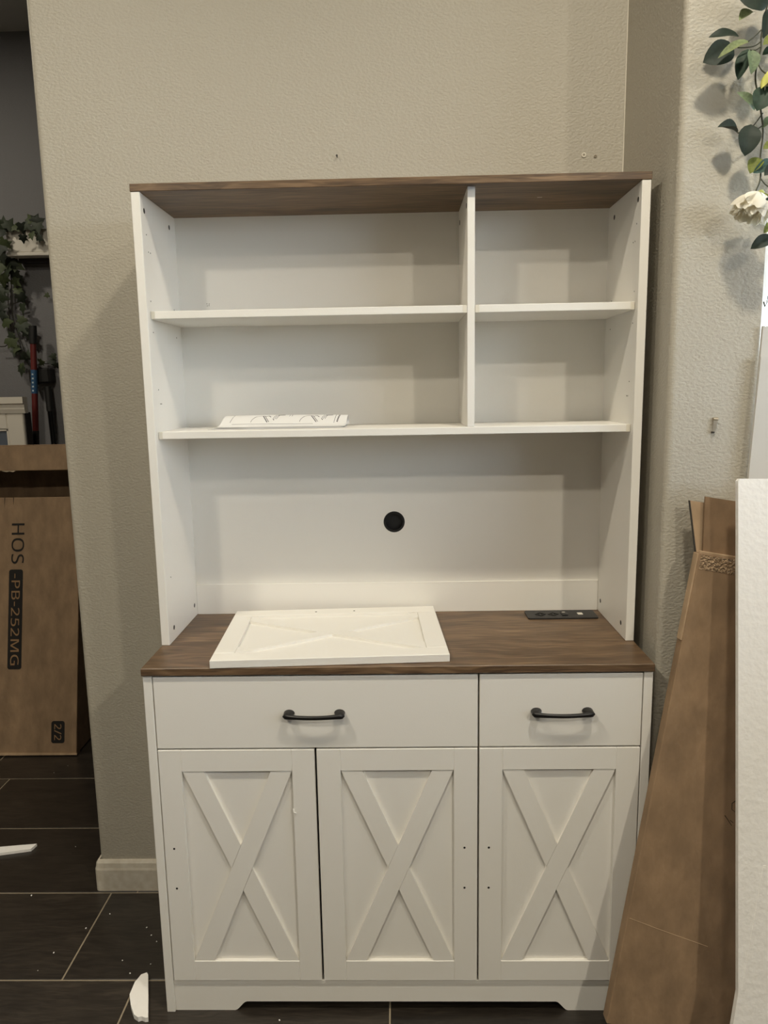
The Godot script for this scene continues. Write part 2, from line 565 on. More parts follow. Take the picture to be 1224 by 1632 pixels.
# ---------------------------------------------------------------- the room
func _ready() -> void:
	rng.seed = 11
	var cam := Camera3D.new()
	cam.name = "camera"
	cam.transform = Transform3D(Basis(Vector3(0.999652, -0.01757, -0.019659), Vector3(0.014133, 0.986519, -0.163037), Vector3(0.022258, 0.162702, 0.986424)), Vector3(0.5134, 1.3043, 1.3811))
	cam.fov = 69.213
	cam.near = 0.02
	cam.current = true
	add_child(cam)

	var around := WorldEnvironment.new()
	around.name = "environment"
	var e := Environment.new()
	e.background_mode = Environment.BG_SKY
	var sky_mat := ProceduralSkyMaterial.new()
	sky_mat.sky_top_color = Color(0.70, 0.76, 0.84)
	sky_mat.sky_horizon_color = Color(0.88, 0.93, 0.97)
	sky_mat.ground_horizon_color = Color(0.72, 0.78, 0.82)
	sky_mat.ground_bottom_color = Color(0.45, 0.46, 0.46)
	sky_mat.sky_energy_multiplier = 3.1
	sky_mat.ground_energy_multiplier = 1.6
	e.sky = Sky.new()
	e.sky.sky_material = sky_mat
	e.tonemap_mode = Environment.TONE_MAPPER_LINEAR
	e.tonemap_exposure = 1.0
	e.sdfgi_enabled = true
	e.ssao_enabled = true
	e.ssil_enabled = true
	around.environment = e
	add_child(around)

	make_materials()
	build_room()
	downlight(Vector3(0.97, CEIL, 0.80), 0.88, "unseen ceiling downlight above the corner beside the window, lighting the cabinet front")
	downlight(Vector3(-0.60, CEIL, 0.80), 0.88, "unseen ceiling downlight near the open passage, lighting the cabinet front")
	downlight(Vector3(-0.61, CEIL, 2.12), 1.15, "unseen ceiling downlight in mid room on the passage side, lighting the hutch shelves")
	downlight(Vector3(2.14, CEIL, 2.87), 2.0, "unseen ceiling downlight near the side wall, lighting the hutch shelves")
	downlight(Vector3(-1.55, CEIL, -0.95), 0.45, "unseen ceiling downlight of the dim passage, lighting the box and far wall")  # out of view, set to light the passage wall and box
	build_cabinet()
	build_on_cabinet()
	build_carton()
	build_foam()
	build_garland()
	build_wall_bits()
	build_passage()
	build_floor_bits()


func downlight(at: Vector3, power: float, label: String) -> void:
	var t := thing("unseen_downlight", label, "downlight", at)
	var s := shape()
	s.ring(Vector3(0, -0.006, 0), Vector3.UP, 0.068, 0.088, 0.006)
	part("trim_ring", s, mats["white paint"], t)
	s = shape()
	s.disc(Vector3(0, -0.003, 0), Vector3.UP, 0.068, 0.002, 28)
	part("diffuser", s, mats["lamp diffuser"], t)
	var l := AreaLight3D.new()
	l.name = "lamp_light"
	l.area_size = Vector2(0.12, 0.12)
	l.light_color = LAMP_TINT
	l.light_energy = LAMP_ENERGY * power
	l.area_range = 12.0
	l.area_attenuation = 2.0
	l.shadow_enabled = true
	l.position = Vector3(0, -0.012, 0)
	l.rotation = Vector3(-PI / 2, 0, 0)
	t.add_child(l, true)


func round_corner(c: Vector2, r: float, a0: float, a1: float) -> Array:
	var pts := []
	for k in 7:
		var a := lerpf(a0, a1, k / 6.0)
		pts.append(c + Vector2(cos(a), sin(a)) * r)
	return pts


func build_room() -> void:
	var X := Vector3(1, 0, 0)
	var Z := Vector3(0, 0, 1)
	var wall: Material = mats["greige wall paint"]
	# wall behind the cabinet, its free end rounded towards the passage
	var s := shape()
	var pts := [Vector2(1.10, -0.402)]
	pts.append_array(round_corner(Vector2(-0.286, -0.416), 0.014, PI / 2, PI))
	pts.append_array([Vector2(-0.30, -0.55), Vector2(1.10, -0.55)])
	s.prism(PackedVector2Array(pts), Vector3.ZERO, X, Z, Vector3.UP, CEIL)
	struct("wall_back", s, wall, "greige textured wall behind the white cabinet")
	# the pier that closes the niche, with a rounded outer corner, up to the window
	s = shape()
	pts = [Vector2(1.025, -0.60)]
	pts.append_array(round_corner(Vector2(1.037, -0.067), 0.012, PI, PI / 2))
	pts.append_array([Vector2(1.19, -0.055), Vector2(1.19, -0.60)])
	s.prism(PackedVector2Array(pts), Vector3.ZERO, X, Z, Vector3.UP, CEIL)
	struct("wall_right", s, wall, "greige textured wall pier between the cabinet niche and the window")
	# window wall: under, over and beyond the opening
	s = shape()
	s.box(Vector3(1.19, 0, -0.255), Vector3(2.6, 0.30, -0.055), 0.0)
	s.box(Vector3(1.19, 2.30, -0.255), Vector3(2.6, CEIL, -0.055), 0.0)
	s.box(Vector3(2.6, 0, -0.255), Vector3(3.4, CEIL, -0.055), 0.0)
	struct("wall_window", s, wall, "greige wall around the window beside the rose garland")
	var win := window_frame("window_1", 1.19, 2.6, 0.30, 2.30)
	win.position = Vector3(0, 0, -0.16)
	tag(win, "white framed window beside the rose garland", "window")
	# side wall with an unseen window placed to light the hutch with cool daylight
	s = shape()
	s.box(Vector3(3.2, 0, -0.055), Vector3(3.4, CEIL, 0.9), 0.0)
	s.box(Vector3(3.2, 0, 3.4), Vector3(3.4, CEIL, 8.7), 0.0)
	s.box(Vector3(3.2, 0, 0.9), Vector3(3.4, 0.95, 3.4), 0.0)
	s.box(Vector3(3.2, 2.2, 0.9), Vector3(3.4, CEIL, 3.4), 0.0)
	struct("wall_side", s, wall, "greige side wall with the unseen window")
	win = window_frame("window_2", 0.0, 2.5, 0.95, 2.2)
	win.position = Vector3(3.3, 0, 3.4)
	win.rotation.y = PI / 2
	tag(win, "unseen side wall window placed to light the hutch with cool daylight", "window")
	s = shape()
	s.box(Vector3(2.10, 0, 0.45), Vector3(2.22, 1.30, 3.3), 0.004)  # out of view, placed to keep side daylight off the cabinet base
	struct("wall_unseen_half", s, wall, "unseen half height wall placed to shade the cabinet base from the side window")
	s = shape()
	s.box(Vector3(-4.2, 0, 8.5), Vector3(3.4, CEIL, 8.7), 0.0)
	struct("wall_front", s, wall, "greige wall facing the cabinet")
	s = shape()
	s.box(Vector3(-4.2, 0, -2.2), Vector3(-4.0, CEIL, 8.5), 0.0)
	struct("wall_left", s, wall, "greige wall along the open passage side")
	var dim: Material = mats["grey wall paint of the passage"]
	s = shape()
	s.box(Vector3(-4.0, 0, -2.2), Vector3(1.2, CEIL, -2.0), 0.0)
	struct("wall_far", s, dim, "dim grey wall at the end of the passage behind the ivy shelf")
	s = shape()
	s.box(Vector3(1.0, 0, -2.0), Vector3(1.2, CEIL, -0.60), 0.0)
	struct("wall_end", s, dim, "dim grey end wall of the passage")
	s = shape()
	s.box(Vector3(-4.2, CEIL, -0.255), Vector3(3.4, CEIL + 0.12, 8.7), 0.0)
	s.box(Vector3(-4.2, CEIL, -2.2), Vector3(1.2, CEIL + 0.12, -0.255), 0.0)
	struct("ceiling", s, mats["white ceiling paint"], "white flat ceiling")
	# caulk line of the inner corner
	s = shape()
	s.box(Vector3(1.0232, 1.2, -0.4022), Vector3(1.0253, CEIL, -0.4005), 0.0005)
	struct("trim_1", s, mats["edge tape"], "thin pale caulk line in the inner corner above the cabinet")
	# baseboard left of the cabinet, wrapping the free wall end
	s = shape()
	var prof := PackedVector2Array([Vector2(0, 0), Vector2(0.013, 0), Vector2(0.013, 0.060), Vector2(0.011, 0.066), Vector2(0.009, 0.078), Vector2(0.005, 0.084), Vector2(0, 0.085)])
	s.prism(prof, Vector3(-0.30, 0, -0.402), Z, Vector3.UP, X, 1.32)
	var prof_out := PackedVector2Array()
	for p in prof:
		prof_out.append(Vector2(-p.x, p.y))
	s.prism(prof_out, Vector3(-0.30, 0, -0.55), X, Vector3.UP, Z, 0.148)
	for k in 6:
		var a0 := PI / 2 + PI / 2 * k / 6.0
		var a1 := PI / 2 + PI / 2 * (k + 1) / 6.0
		for i in prof.size():
			var p := prof[i]
			var q := prof[(i + 1) % prof.size()]
			var c := Vector3(-0.30, 0, -0.402)
			var d0 := Vector3(cos(a0), 0, sin(a0))
			var d1 := Vector3(cos(a1), 0, sin(a1))
			s.poly([c + d0 * p.x + Vector3.UP * p.y, c + d1 * p.x + Vector3.UP * p.y, c + d1 * q.x + Vector3.UP * q.y, c + d0 * q.x + Vector3.UP * q.y], (d0 + d1) * 0.5 + Vector3.UP * (0.6 if i >= 2 else 0.0))
	struct("baseboard_back", s, mats["white trim paint"], "chipped white baseboard at the foot of the greige wall")
	# floor: a bed of pale grout and dark wood look tiles, each its own piece
	s = shape()
	s.box(Vector3(-4.2, -0.10, -2.2), Vector3(1.2, -0.0015, -0.255), 0.0)
	s.box(Vector3(-4.2, -0.10, -0.255), Vector3(3.4, -0.0015, 8.7), 0.0)
	var fl := struct("floor", s, mats["pale grout"], "floor of dark wood look tiles with pale grout lines")
	var pitch := 0.572
	var row := 0.2955
	var gap := 0.0019
	var shapes := []
	for k in 12:
		var ts := shape(Vector2(rng.randf() * 3.0, rng.randf_range(0.002, 0.034)))
		ts.box(Vector3(gap, -0.0095, gap), Vector3(pitch - gap, 0.0, row - gap), 0.0012)
		shapes.append(ts.done(mats["dark wood look tile %d" % (k % 4)]))
	var starts := {-3: -0.278, -2: -0.20, -1: -0.268, 0: -0.096}
	for r in range(-7, 16):
		var z := -0.0875 + row * r
		var x0: float = starts.get(r, fposmod(0.191 * r * 2.0, pitch))
		for c in range(-7, 8):
			var x := x0 + pitch * c
			if x < -3.15 or x > 3.1 or z > 4.4 or (z < -0.26 and x > 0.62):
				continue
			obj("tile", shapes[rng.randi() % 12], fl, Transform3D(Basis(), Vector3(x, 0, z)))
	# the floor goes on behind the camera, too far off for single tiles
	s = shape()
	s.box(Vector3(-4.1, -0.009, 4.65), Vector3(3.3, 0.0, 8.6), 0.0)
	s.box(Vector3(-4.1, -0.009, -2.1), Vector3(-3.17, 0.0, 4.65), 0.0)
	part("tile_field", s, mats["dark wood look tile 1"], fl).set_meta("kind", "stuff")
	s = shape()
	s.box(Vector3(-8, -0.2, -14), Vector3(16, -0.12, 14), 0.0)
	struct("ground", s, mats["concrete"], "pale paved yard outside the windows")


func window_frame(called: String, x0: float, x1: float, y0: float, y1: float) -> Node3D:
	var o := Node3D.new()
	o.name = called
	add_child(o, true)
	o.set_meta("kind", "structure")
	var s := shape()
	var w := 0.045
	s.box(Vector3(x0, y0, -0.03), Vector3(x0 + w, y1, 0.03), 0.003)
	s.box(Vector3(x1 - w, y0, -0.03), Vector3(x1, y1, 0.03), 0.003)
	s.box(Vector3(x0 + w, y0, -0.03), Vector3(x1 - w, y0 + w, 0.03), 0.003)
	s.box(Vector3(x0 + w, y1 - w, -0.03), Vector3(x1 - w, y1, 0.03), 0.003)
	part("frame", s, mats["white vinyl"], o)
	s = shape()
	var xm := (x0 + x1) * 0.5
	s.box(Vector3(xm - 0.02, y0 + w, -0.02), Vector3(xm + 0.02, y1 - w, 0.02), 0.003)
	part("mullion", s, mats["white vinyl"], o)
	for k in 2:
		s = shape()
		var a := x0 + w if k == 0 else xm + 0.02
		var b := xm - 0.02 if k == 0 else x1 - w
		s.poly([Vector3(a, y0 + w, 0), Vector3(b, y0 + w, 0), Vector3(b, y1 - w, 0), Vector3(a, y1 - w, 0)], Vector3(0, 0, 1))
		part("pane", s, mats["window glass"], o)
	return o


# ---------------------------------------------------------------- the cabinet
# a framed door with crossing braces; its lower left front corner is the origin, its face looks along +z
func make_door(called: String, parent: Node, w: float, h: float, stile: float, rail: float, brace_w: float, holes_right: bool) -> Node3D:
	var d := Node3D.new()
	d.name = numbered(called, self if parent == null else parent)
	(self if parent == null else parent).add_child(d, true)
	var lam: Material = mats["white laminate"]
	var th := 0.016
	for x in [0.0, w - stile]:
		var s := shape()
		s.box(Vector3(x, 0, -th), Vector3(x + stile, h, 0), 0.0009)
		part("stile", s, lam, d)
	for y in [0.0, h - rail]:
		var s := shape()
		s.box(Vector3(stile, y, -th), Vector3(w - stile, y + rail, 0), 0.0009)
		part("rail", s, lam, d)
	var s := shape()
	s.box(Vector3(stile, rail, -th), Vector3(w - stile, h - rail, -0.0075), 0.0)
	part("panel", s, lam, d)
	var l := stile + 0.0008
	var r := w - stile - 0.0008
	var b := rail + 0.0004
	var t := h - rail - 0.0004
	var up := PackedVector2Array([Vector2(l, b), Vector2(l + brace_w, b), Vector2(r, t), Vector2(r - brace_w, t)])
	s = shape()
	s.prism(up, Vector3(0, 0, -0.0076), Vector3(1, 0, 0), Vector3(0, 1, 0), Vector3(0, 0, 1), 0.0062)
	part("brace", s, lam, d)
	var down := PackedVector2Array([Vector2(l, t), Vector2(l + brace_w, t), Vector2(r, b), Vector2(r - brace_w, b)])
	for piece in Geometry2D.clip_polygons(down, Geometry2D.offset_polygon(up, 0.0005)[0]):
		s = shape()
		s.prism(piece, Vector3(0, 0, -0.0076), Vector3(1, 0, 0), Vector3(0, 1, 0), Vector3(0, 0, 1), 0.0062)
		part("brace", s, lam, d)
	var hx := w - stile * 0.55 if holes_right else stile * 0.43
	for dy in [-0.045, 0.045]:
		s = shape()
		s.disc(Vector3(hx, h * 0.5 + dy, -0.002), Vector3(0, 0, 1), 0.0023, 0.0023, 12)
		part("screw_hole", s, mats["hole"], d)
	return d


func handle_mesh() -> ArrayMesh:
	var s := shape()
	var rings := []
	for k in 31:
		var u := k / 15.0 - 1.0
		var x := u * 0.0610
		var z := 0.0155 + 0.0075 * (1.0 - u * u)
		var ry := 0.0042 + 0.0024 * pow(absf(u), 4.0)
		var rz := 0.0038 + 0.0014 * pow(absf(u), 4.0)
		if absf(u) > 0.86:
			var f := sqrt(maxf(1.0 - pow((absf(u) - 0.86) / 0.14, 2.0), 0.03))
			ry *= f
			rz *= f
		rings.append([Vector3(x, -0.0006 * (1.0 - u * u), z), Vector3(0, ry, 0), Vector3(0, 0, rz)])
	s.loft(rings, 16)
	for e in [-1.0, 1.0]:
		var foot := []
		for q in [[0.0500, 0.0, 0.0108, 0.0074], [0.0502, 0.0025, 0.0106, 0.0073], [0.0512, 0.007, 0.0092, 0.0068], [0.0524, 0.012, 0.0080, 0.0063], [0.0532, 0.0165, 0.0070, 0.0056], [0.0534, 0.0185, 0.0050, 0.0040]]:
			foot.append([Vector3(q[0] * e, 0, q[1]), Vector3(q[2], 0, 0), Vector3(0, q[3], 0)])
		s.loft(foot, 18)
	return s.done(mats["black metal"])


func build_cabinet() -> void:
	var lam: Material = mats["white laminate"]
	var inner: Material = mats["raw laminate inside"]
	var wood: Material = mats["dark brown wood grain laminate"]
	var c := thing("hutch_cabinet", "tall white farmhouse hutch cabinet with brown wood top and counter and X braced doors", "cabinet")
	var X := Vector3(1, 0, 0)
	var Y := Vector3(0, 1, 0)
	var Z := Vector3(0, 0, 1)
	var s: Shape
	# base
	for x in [0.0, 0.9825]:
		s = shape()
		s.box(Vector3(x, 0, -0.384), Vector3(x + 0.0175, 0.757, 0.0), 0.0009)
		part("side_panel", s, lam, c)
	s = shape()
	s.box(Vector3(0.0175, 0.0655, -0.37), Vector3(0.9825, 0.0745, -0.003), 0.0006)
	part("bottom_panel", s, lam, c)
	s = shape()
	s.box(Vector3(0.0175, 0.0745, -0.378), Vector3(0.9825, 0.757, -0.370), 0.0)
	part("back_panel", s, inner, c)
	s = shape()
	s.box(Vector3(0.655, 0.0745, -0.37), Vector3(0.6695, 0.755, -0.019), 0.0)
	part("divider_panel", s, inner, c)
	s = shape()
	var ap := [Vector2(0.0175, 0), Vector2(0.142, 0)]
	for k in 7:
		var a := k / 6.0
		ap.append(Vector2(lerpf(0.145, 0.171, a), 0.021 * (a * a * (3.0 - 2.0 * a))))
	ap.append(Vector2(0.820, 0.021))
	for k in 7:
		var a := 1.0 - k / 6.0
		ap.append(Vector2(lerpf(0.853, 0.827, a), 0.021 * (a * a * (3.0 - 2.0 * a))))
	ap.append_array([Vector2(0.856, 0), Vector2(0.9825, 0), Vector2(0.9825, 0.0650), Vector2(0.0175, 0.0650)])
	s.prism(PackedVector2Array(ap), Vector3(0, 0, -0.020), X, Y, Z, 0.0145)
	part("apron", s, lam, c)
	s = shape(Vector2(0.0, 0.39))
	s.box(Vector3(-0.001, 0.757, -0.384), Vector3(1.001, 0.7728, 0.006), 0.0012)
	part("countertop", s, wood, c)
	for span in [[0.0195, 0.6600, 0.3375], [0.6635, 0.9805, 0.8245]]:
		s = shape()
		s.box(Vector3(span[0], 0.6015, -0.016), Vector3(span[1], 0.7525, 0.0), 0.0011)
		var front := part("drawer_front", s, lam, c)
		obj("handle", handle_mesh(), front, Transform3D(Basis(), Vector3(span[2], 0.6755, 0.0)))
		s = shape()
		s.box(Vector3(span[0] + 0.01, 0.615, -0.35), Vector3(span[1] - 0.01, 0.73, -0.016), 0.0)
		part("drawer_box", s, inner, c)
	var d := make_door("door", c, 0.3145, 0.522, 0.0460, 0.0465, 0.0425, false)
	d.position = Vector3(0.0195, 0.0760, 0)
	d = make_door("door", c, 0.3215, 0.522, 0.0475, 0.0465, 0.0425, true)
	d.position = Vector3(0.3385, 0.0760, 0)
	d = make_door("door", c, 0.3170, 0.522, 0.0460, 0.0465, 0.0425, false)
	d.position = Vector3(0.6635, 0.0760, 0)
	s = shape()
	s.tube([Vector3(0.288, 0.470, 0.001), Vector3(0.289, 0.464, 0.003), Vector3(0.2935, 0.461, 0.002)], 0.0016, 0.0010, 6)
	part("foam_shred", s, mats["white foam"], c)
	# hutch
	var holes := [[1.616, -0.153], [1.584, -0.159], [1.584, -0.171], [1.488, -0.153], [1.487, -0.311], [1.427, -0.156], [1.427, -0.316], [1.312, -0.165], [1.283, -0.172], [1.283, -0.179], [0.914, -0.164]]
	for e in [-1.0, 1.0]:
		s = shape()
		var xi := 0.0165 if e < 0 else 0.9835
		s.box(Vector3(-0.001, 0.7728, -0.376) if e < 0 else Vector3(xi, 0.7728, -0.376), Vector3(xi, 1.691, -0.128) if e < 0 else Vector3(1.001, 1.691, -0.128), 0.0009)
		var p := part("hutch_side_panel", s, lam, c)
		for q in [[1.660, -0.149], [1.662, -0.311], [0.802, -0.328], [0.801, -0.1645]]:
			s = shape()
			s.disc(Vector3(xi - e * 0.0004 * -1.0, q[0], q[1]), X * -e, 0.0052, 0.0006, 16)
			part("cam_fitting", s, mats["dark fitting"], p)
		for q in holes:
			if e > 0 and q[0] < 1.0:
				continue
			s = shape()
			s.disc(Vector3(xi, q[0], q[1]), X * -e, 0.0013, 0.0004, 8)
			part("pin_hole", s, mats["hole"], p)
	s = shape(Vector2(0.45, 0.80))
	s.box(Vector3(-0.002, 1.691, -0.376), Vector3(1.002, 1.7055, -0.1265), 0.0009)
	part("hutch_top", s, wood, c)
	s = shape()
	s.box(Vector3(0.805, 1.6905, -0.245), Vector3(0.815, 1.6912, -0.243), 0.0)
	part("scratch", s, lam, c)
	s = shape()
	s.box(Vector3(0.652, 1.2263, -0.355), Vector3(0.667, 1.691, -0.1445), 0.0008)
	var dv := part("hutch_divider", s, lam, c)
	for q in [[1.659, -0.163], [1.661, -0.324]]:
		s = shape()
		s.disc(Vector3(0.652, q[0], q[1]), -X, 0.0052, 0.0006, 16)
		part("cam_fitting", s, mats["dark fitting"], dv)
	for q in [[0.0172, 0.6515, 1.4675], [0.6675, 0.9828, 1.4675], [0.0170, 0.9830, 1.2263]]:
		s = shape()
		s.box(Vector3(q[0], q[2] - 0.0152, -0.355), Vector3(q[1], q[2], -0.1445), 0.0009)
		var sh := part("hutch_shelf", s, lam, c)
		for x in [q[0] + 0.0004, q[1] - 0.0084]:
			s = shape()
			s.box(Vector3(x, q[2] - 0.0150, -0.1447), Vector3(x + 0.008, q[2] - 0.0002, -0.1440), 0.0002)
			part("edge_cap", s, mats["edge tape"], sh)
	# back panel in a sheet with a round cable hole
	s = shape()
	var hc := Vector2(0.498, 0.994)
	var hr := 0.025
	var hb := 0.05
	for z in [-0.355, -0.360]:
		var o := Z if z > -0.357 else -Z
		var rect := func(x0: float, y0: float, x1: float, y1: float) -> void:
			s.poly([Vector3(x0, y0, z), Vector3(x1, y0, z), Vector3(x1, y1, z), Vector3(x0, y1, z)], o)
		rect.call(0.0165, 0.7728, 0.9835, hc.y - hb)
		rect.call(0.0165, hc.y + hb, 0.9835, 1.691)
		rect.call(0.0165, hc.y - hb, hc.x - hb, hc.y + hb)
		rect.call(hc.x + hb, hc.y - hb, 0.9835, hc.y + hb)
		for k in 32:
			var a0 := TAU * k / 32.0
			var a1 := TAU * (k + 1) / 32.0
			var d0 := Vector2(cos(a0), sin(a0))
			var d1 := Vector2(cos(a1), sin(a1))
			var q0 := hc + d0 * hb / maxf(absf(d0.x), absf(d0.y))
			var q1 := hc + d1 * hb / maxf(absf(d1.x), absf(d1.y))
			var p0 := hc + d0 * hr
			var p1 := hc + d1 * hr
			s.poly([Vector3(p0.x, p0.y, z), Vector3(q0.x, q0.y, z), Vector3(q1.x, q1.y, z), Vector3(p1.x, p1.y, z)], o)
			if z > -0.357:
				s.poly([Vector3(p0.x, p0.y, z), Vector3(p1.x, p1.y, z), Vector3(p1.x, p1.y, z - 0.005), Vector3(p0.x, p0.y, z - 0.005)], Vector3(-d0.x, -d0.y, 0))
	var bp := part("hutch_back_panel", s, lam, c)
	for q in [[0.0795, 1.5040], [0.0845, 1.5035], [0.0800, 1.4995], [0.0840, 1.5000]]:
		s = shape()
		s.disc(Vector3(q[0], q[1], -0.355), Z, 0.0009, 0.0004, 8)
		part("pin_hole", s, mats["hole"], bp)
	s = shape()
	s.ring(Vector3(hc.x, hc.y, -0.3555), Z, 0.0205, 0.0252, 0.0012, 32)
	s.disc(Vector3(hc.x, hc.y, -0.366), Z, 0.0250, 0.0012, 32)
	part("cable_grommet", s, mats["black plastic"], bp)
	s = shape()
	s.box(Vector3(0.0170, 0.7728, -0.355), Vector3(0.9830, 0.8470, -0.3510), 0.0006)
	part("hutch_crossbar", s, lam, c)
	# sockets let into the counter
	s = shape()
	var rr := 0.006
	var px := PackedVector2Array()
	for q in [[0.806, -0.280, PI / 2, PI], [0.806, -0.341, PI, PI * 1.5], [0.968, -0.341, PI * 1.5, TAU], [0.968, -0.280, 0.0, PI / 2]]:
		var cx: float = q[0] + (rr if q[0] < 0.9 else -rr)
		var cz: float = q[1] + (rr if q[1] < -0.3 else -rr)
		for p in round_corner(Vector2(cx, cz), rr, q[2], q[3]):
			px.append(p)
	s.prism(px, Vector3(0, 0.7728, 0), X, Z, Y, 0.0032)
	var po := part("power_outlet", s, mats["black plastic"], c)
	po.set_meta("label", "black outlet plate with two sockets, a switch and a charging port")
	for x in [0.826, 0.856]:
		s = shape()
		s.ring(Vector3(x + 0.013, 0.7758, -0.310), Y, 0.0105, 0.0128, 0.0014, 4)
		part("socket_rim", s, mats["black metal"], po)
		for k in 2:
			s = shape()
			s.box(Vector3(x + 0.0085 + 0.007 * k, 0.7759, -0.315), Vector3(x + 0.0105 + 0.007 * k, 0.7763, -0.306), 0.0)
			part("socket_slot", s, mats["hole"], po)
	s = shape()
	s.box(Vector3(0.888, 0.7758, -0.322), Vector3(0.902, 0.7785, -0.300), 0.001)
	part("charging_port", s, mats["black metal"], po)
	s = shape()
	s.box(Vector3(0.891, 0.7784, -0.319), Vector3(0.898, 0.7788, -0.316), 0.0)
	part("charging_port_tongue", s, mats["white paint"], po)
	s = shape()
	s.box(Vector3(0.926, 0.7758, -0.318), Vector3(0.938, 0.7772, -0.304), 0.0008)
	part("switch", s, mats["white paint"], po)


func build_on_cabinet() -> void:
	var d := make_door("cabinet_door", null, 0.330, 0.470, 0.042, 0.042, 0.036, true)
	tag(d, "loose white X braced cabinet door lying flat on the brown counter", "cabinet door")
	# it lies on its back with its long side along the counter, turned a little
	var b := Basis(Vector3(0, 0, -1), Vector3(-1, 0, 0), Vector3(0, 1, 0))
	d.transform = Transform3D(Basis(Vector3.UP, deg_to_rad(3.0)), Vector3(0.363, 0.7892, -0.167)) * Transform3D(b, Vector3()) * Transform3D(Basis(), Vector3(-0.165, -0.235, 0))
	# folded booklet on the lower shelf
	var t := thing("instruction_booklet", "folded white assembly booklet with printed line drawings on the lower shelf", "booklet", Vector3(0, 1.2263, 0))
	for k in 3:
		var s := shape()
		var y := 0.0004 + 0.0012 * k
		var out := PackedVector2Array([Vector2(0.106 + 0.006 * k, -0.196 - 0.004 * k), Vector2(0.250, -0.190 - 0.002 * k), Vector2(0.395 - 0.003 * k, -0.196), Vector2(0.396, -0.300), Vector2(0.122, -0.302)])
		s.prism(out, Vector3(0, y, 0), Vector3(1, 0, 0), Vector3(0, 0, 1), Vector3(0, 1, 0), 0.0006)
		part("page", s, mats["paper"], t)
	var prof := [Vector2(-0.199, 0.0042), Vector2(-0.207, 0.0062), Vector2(-0.214, 0.0085), Vector2(-0.222, 0.0130), Vector2(-0.231, 0.0190), Vector2(-0.241, 0.0245), Vector2(-0.252, 0.0275), Vector2(-0.263, 0.0275), Vector2(-0.273, 0.0245), Vector2(-0.279, 0.0185), Vector2(-0.280, 0.0115), Vector2(-0.276, 0.0060), Vector2(-0.268, 0.0044)]
	var s := shape()
	s.smooth = true
	var nx := 12
	var at := func(k: int, i: int, lift: float) -> Vector3:
		var p: Vector2 = prof[k]
		var f := float(i) / nx
		var x := lerpf(0.134 - 0.010 * (1.0 - minf(k / 6.0, 1.0)), 0.402 - 0.004 * (1.0 - minf(k / 6.0, 1.0)), f)
		return Vector3(x, p.y * (0.94 + 0.06 * sin(3.0 * f + 0.6)) + lift, p.x)
	for k in prof.size() - 1:
		for i in nx:
			var n := Vector3(0, prof[k].x - prof[k + 1].x, prof[k + 1].y - prof[k].y)
			var u0 := float(i) / nx
			var u1 := float(i + 1) / nx
			var v0 := 1.0 - minf(k / 7.0, 1.0)
			var v1 := 1.0 - minf((k + 1) / 7.0, 1.0)
			for lift in [0.0, -0.0007]:
				s.tri(at.call(k, i, lift), at.call(k, i + 1, lift), at.call(k + 1, i + 1, lift), n if lift == 0.0 else -n, [Vector2(u0, v0), Vector2(u1, v0), Vector2(u1, v1)])
				s.tri(at.call(k, i, lift), at.call(k + 1, i + 1, lift), at.call(k + 1, i, lift), n if lift == 0.0 else -n, [Vector2(u0, v0), Vector2(u1, v1), Vector2(u0, v1)])
	var pm := mat("printed paper", Color.WHITE, 0.65)
	pm.albedo_texture = booklet_print()
	part("folded_cover", s, pm, t)


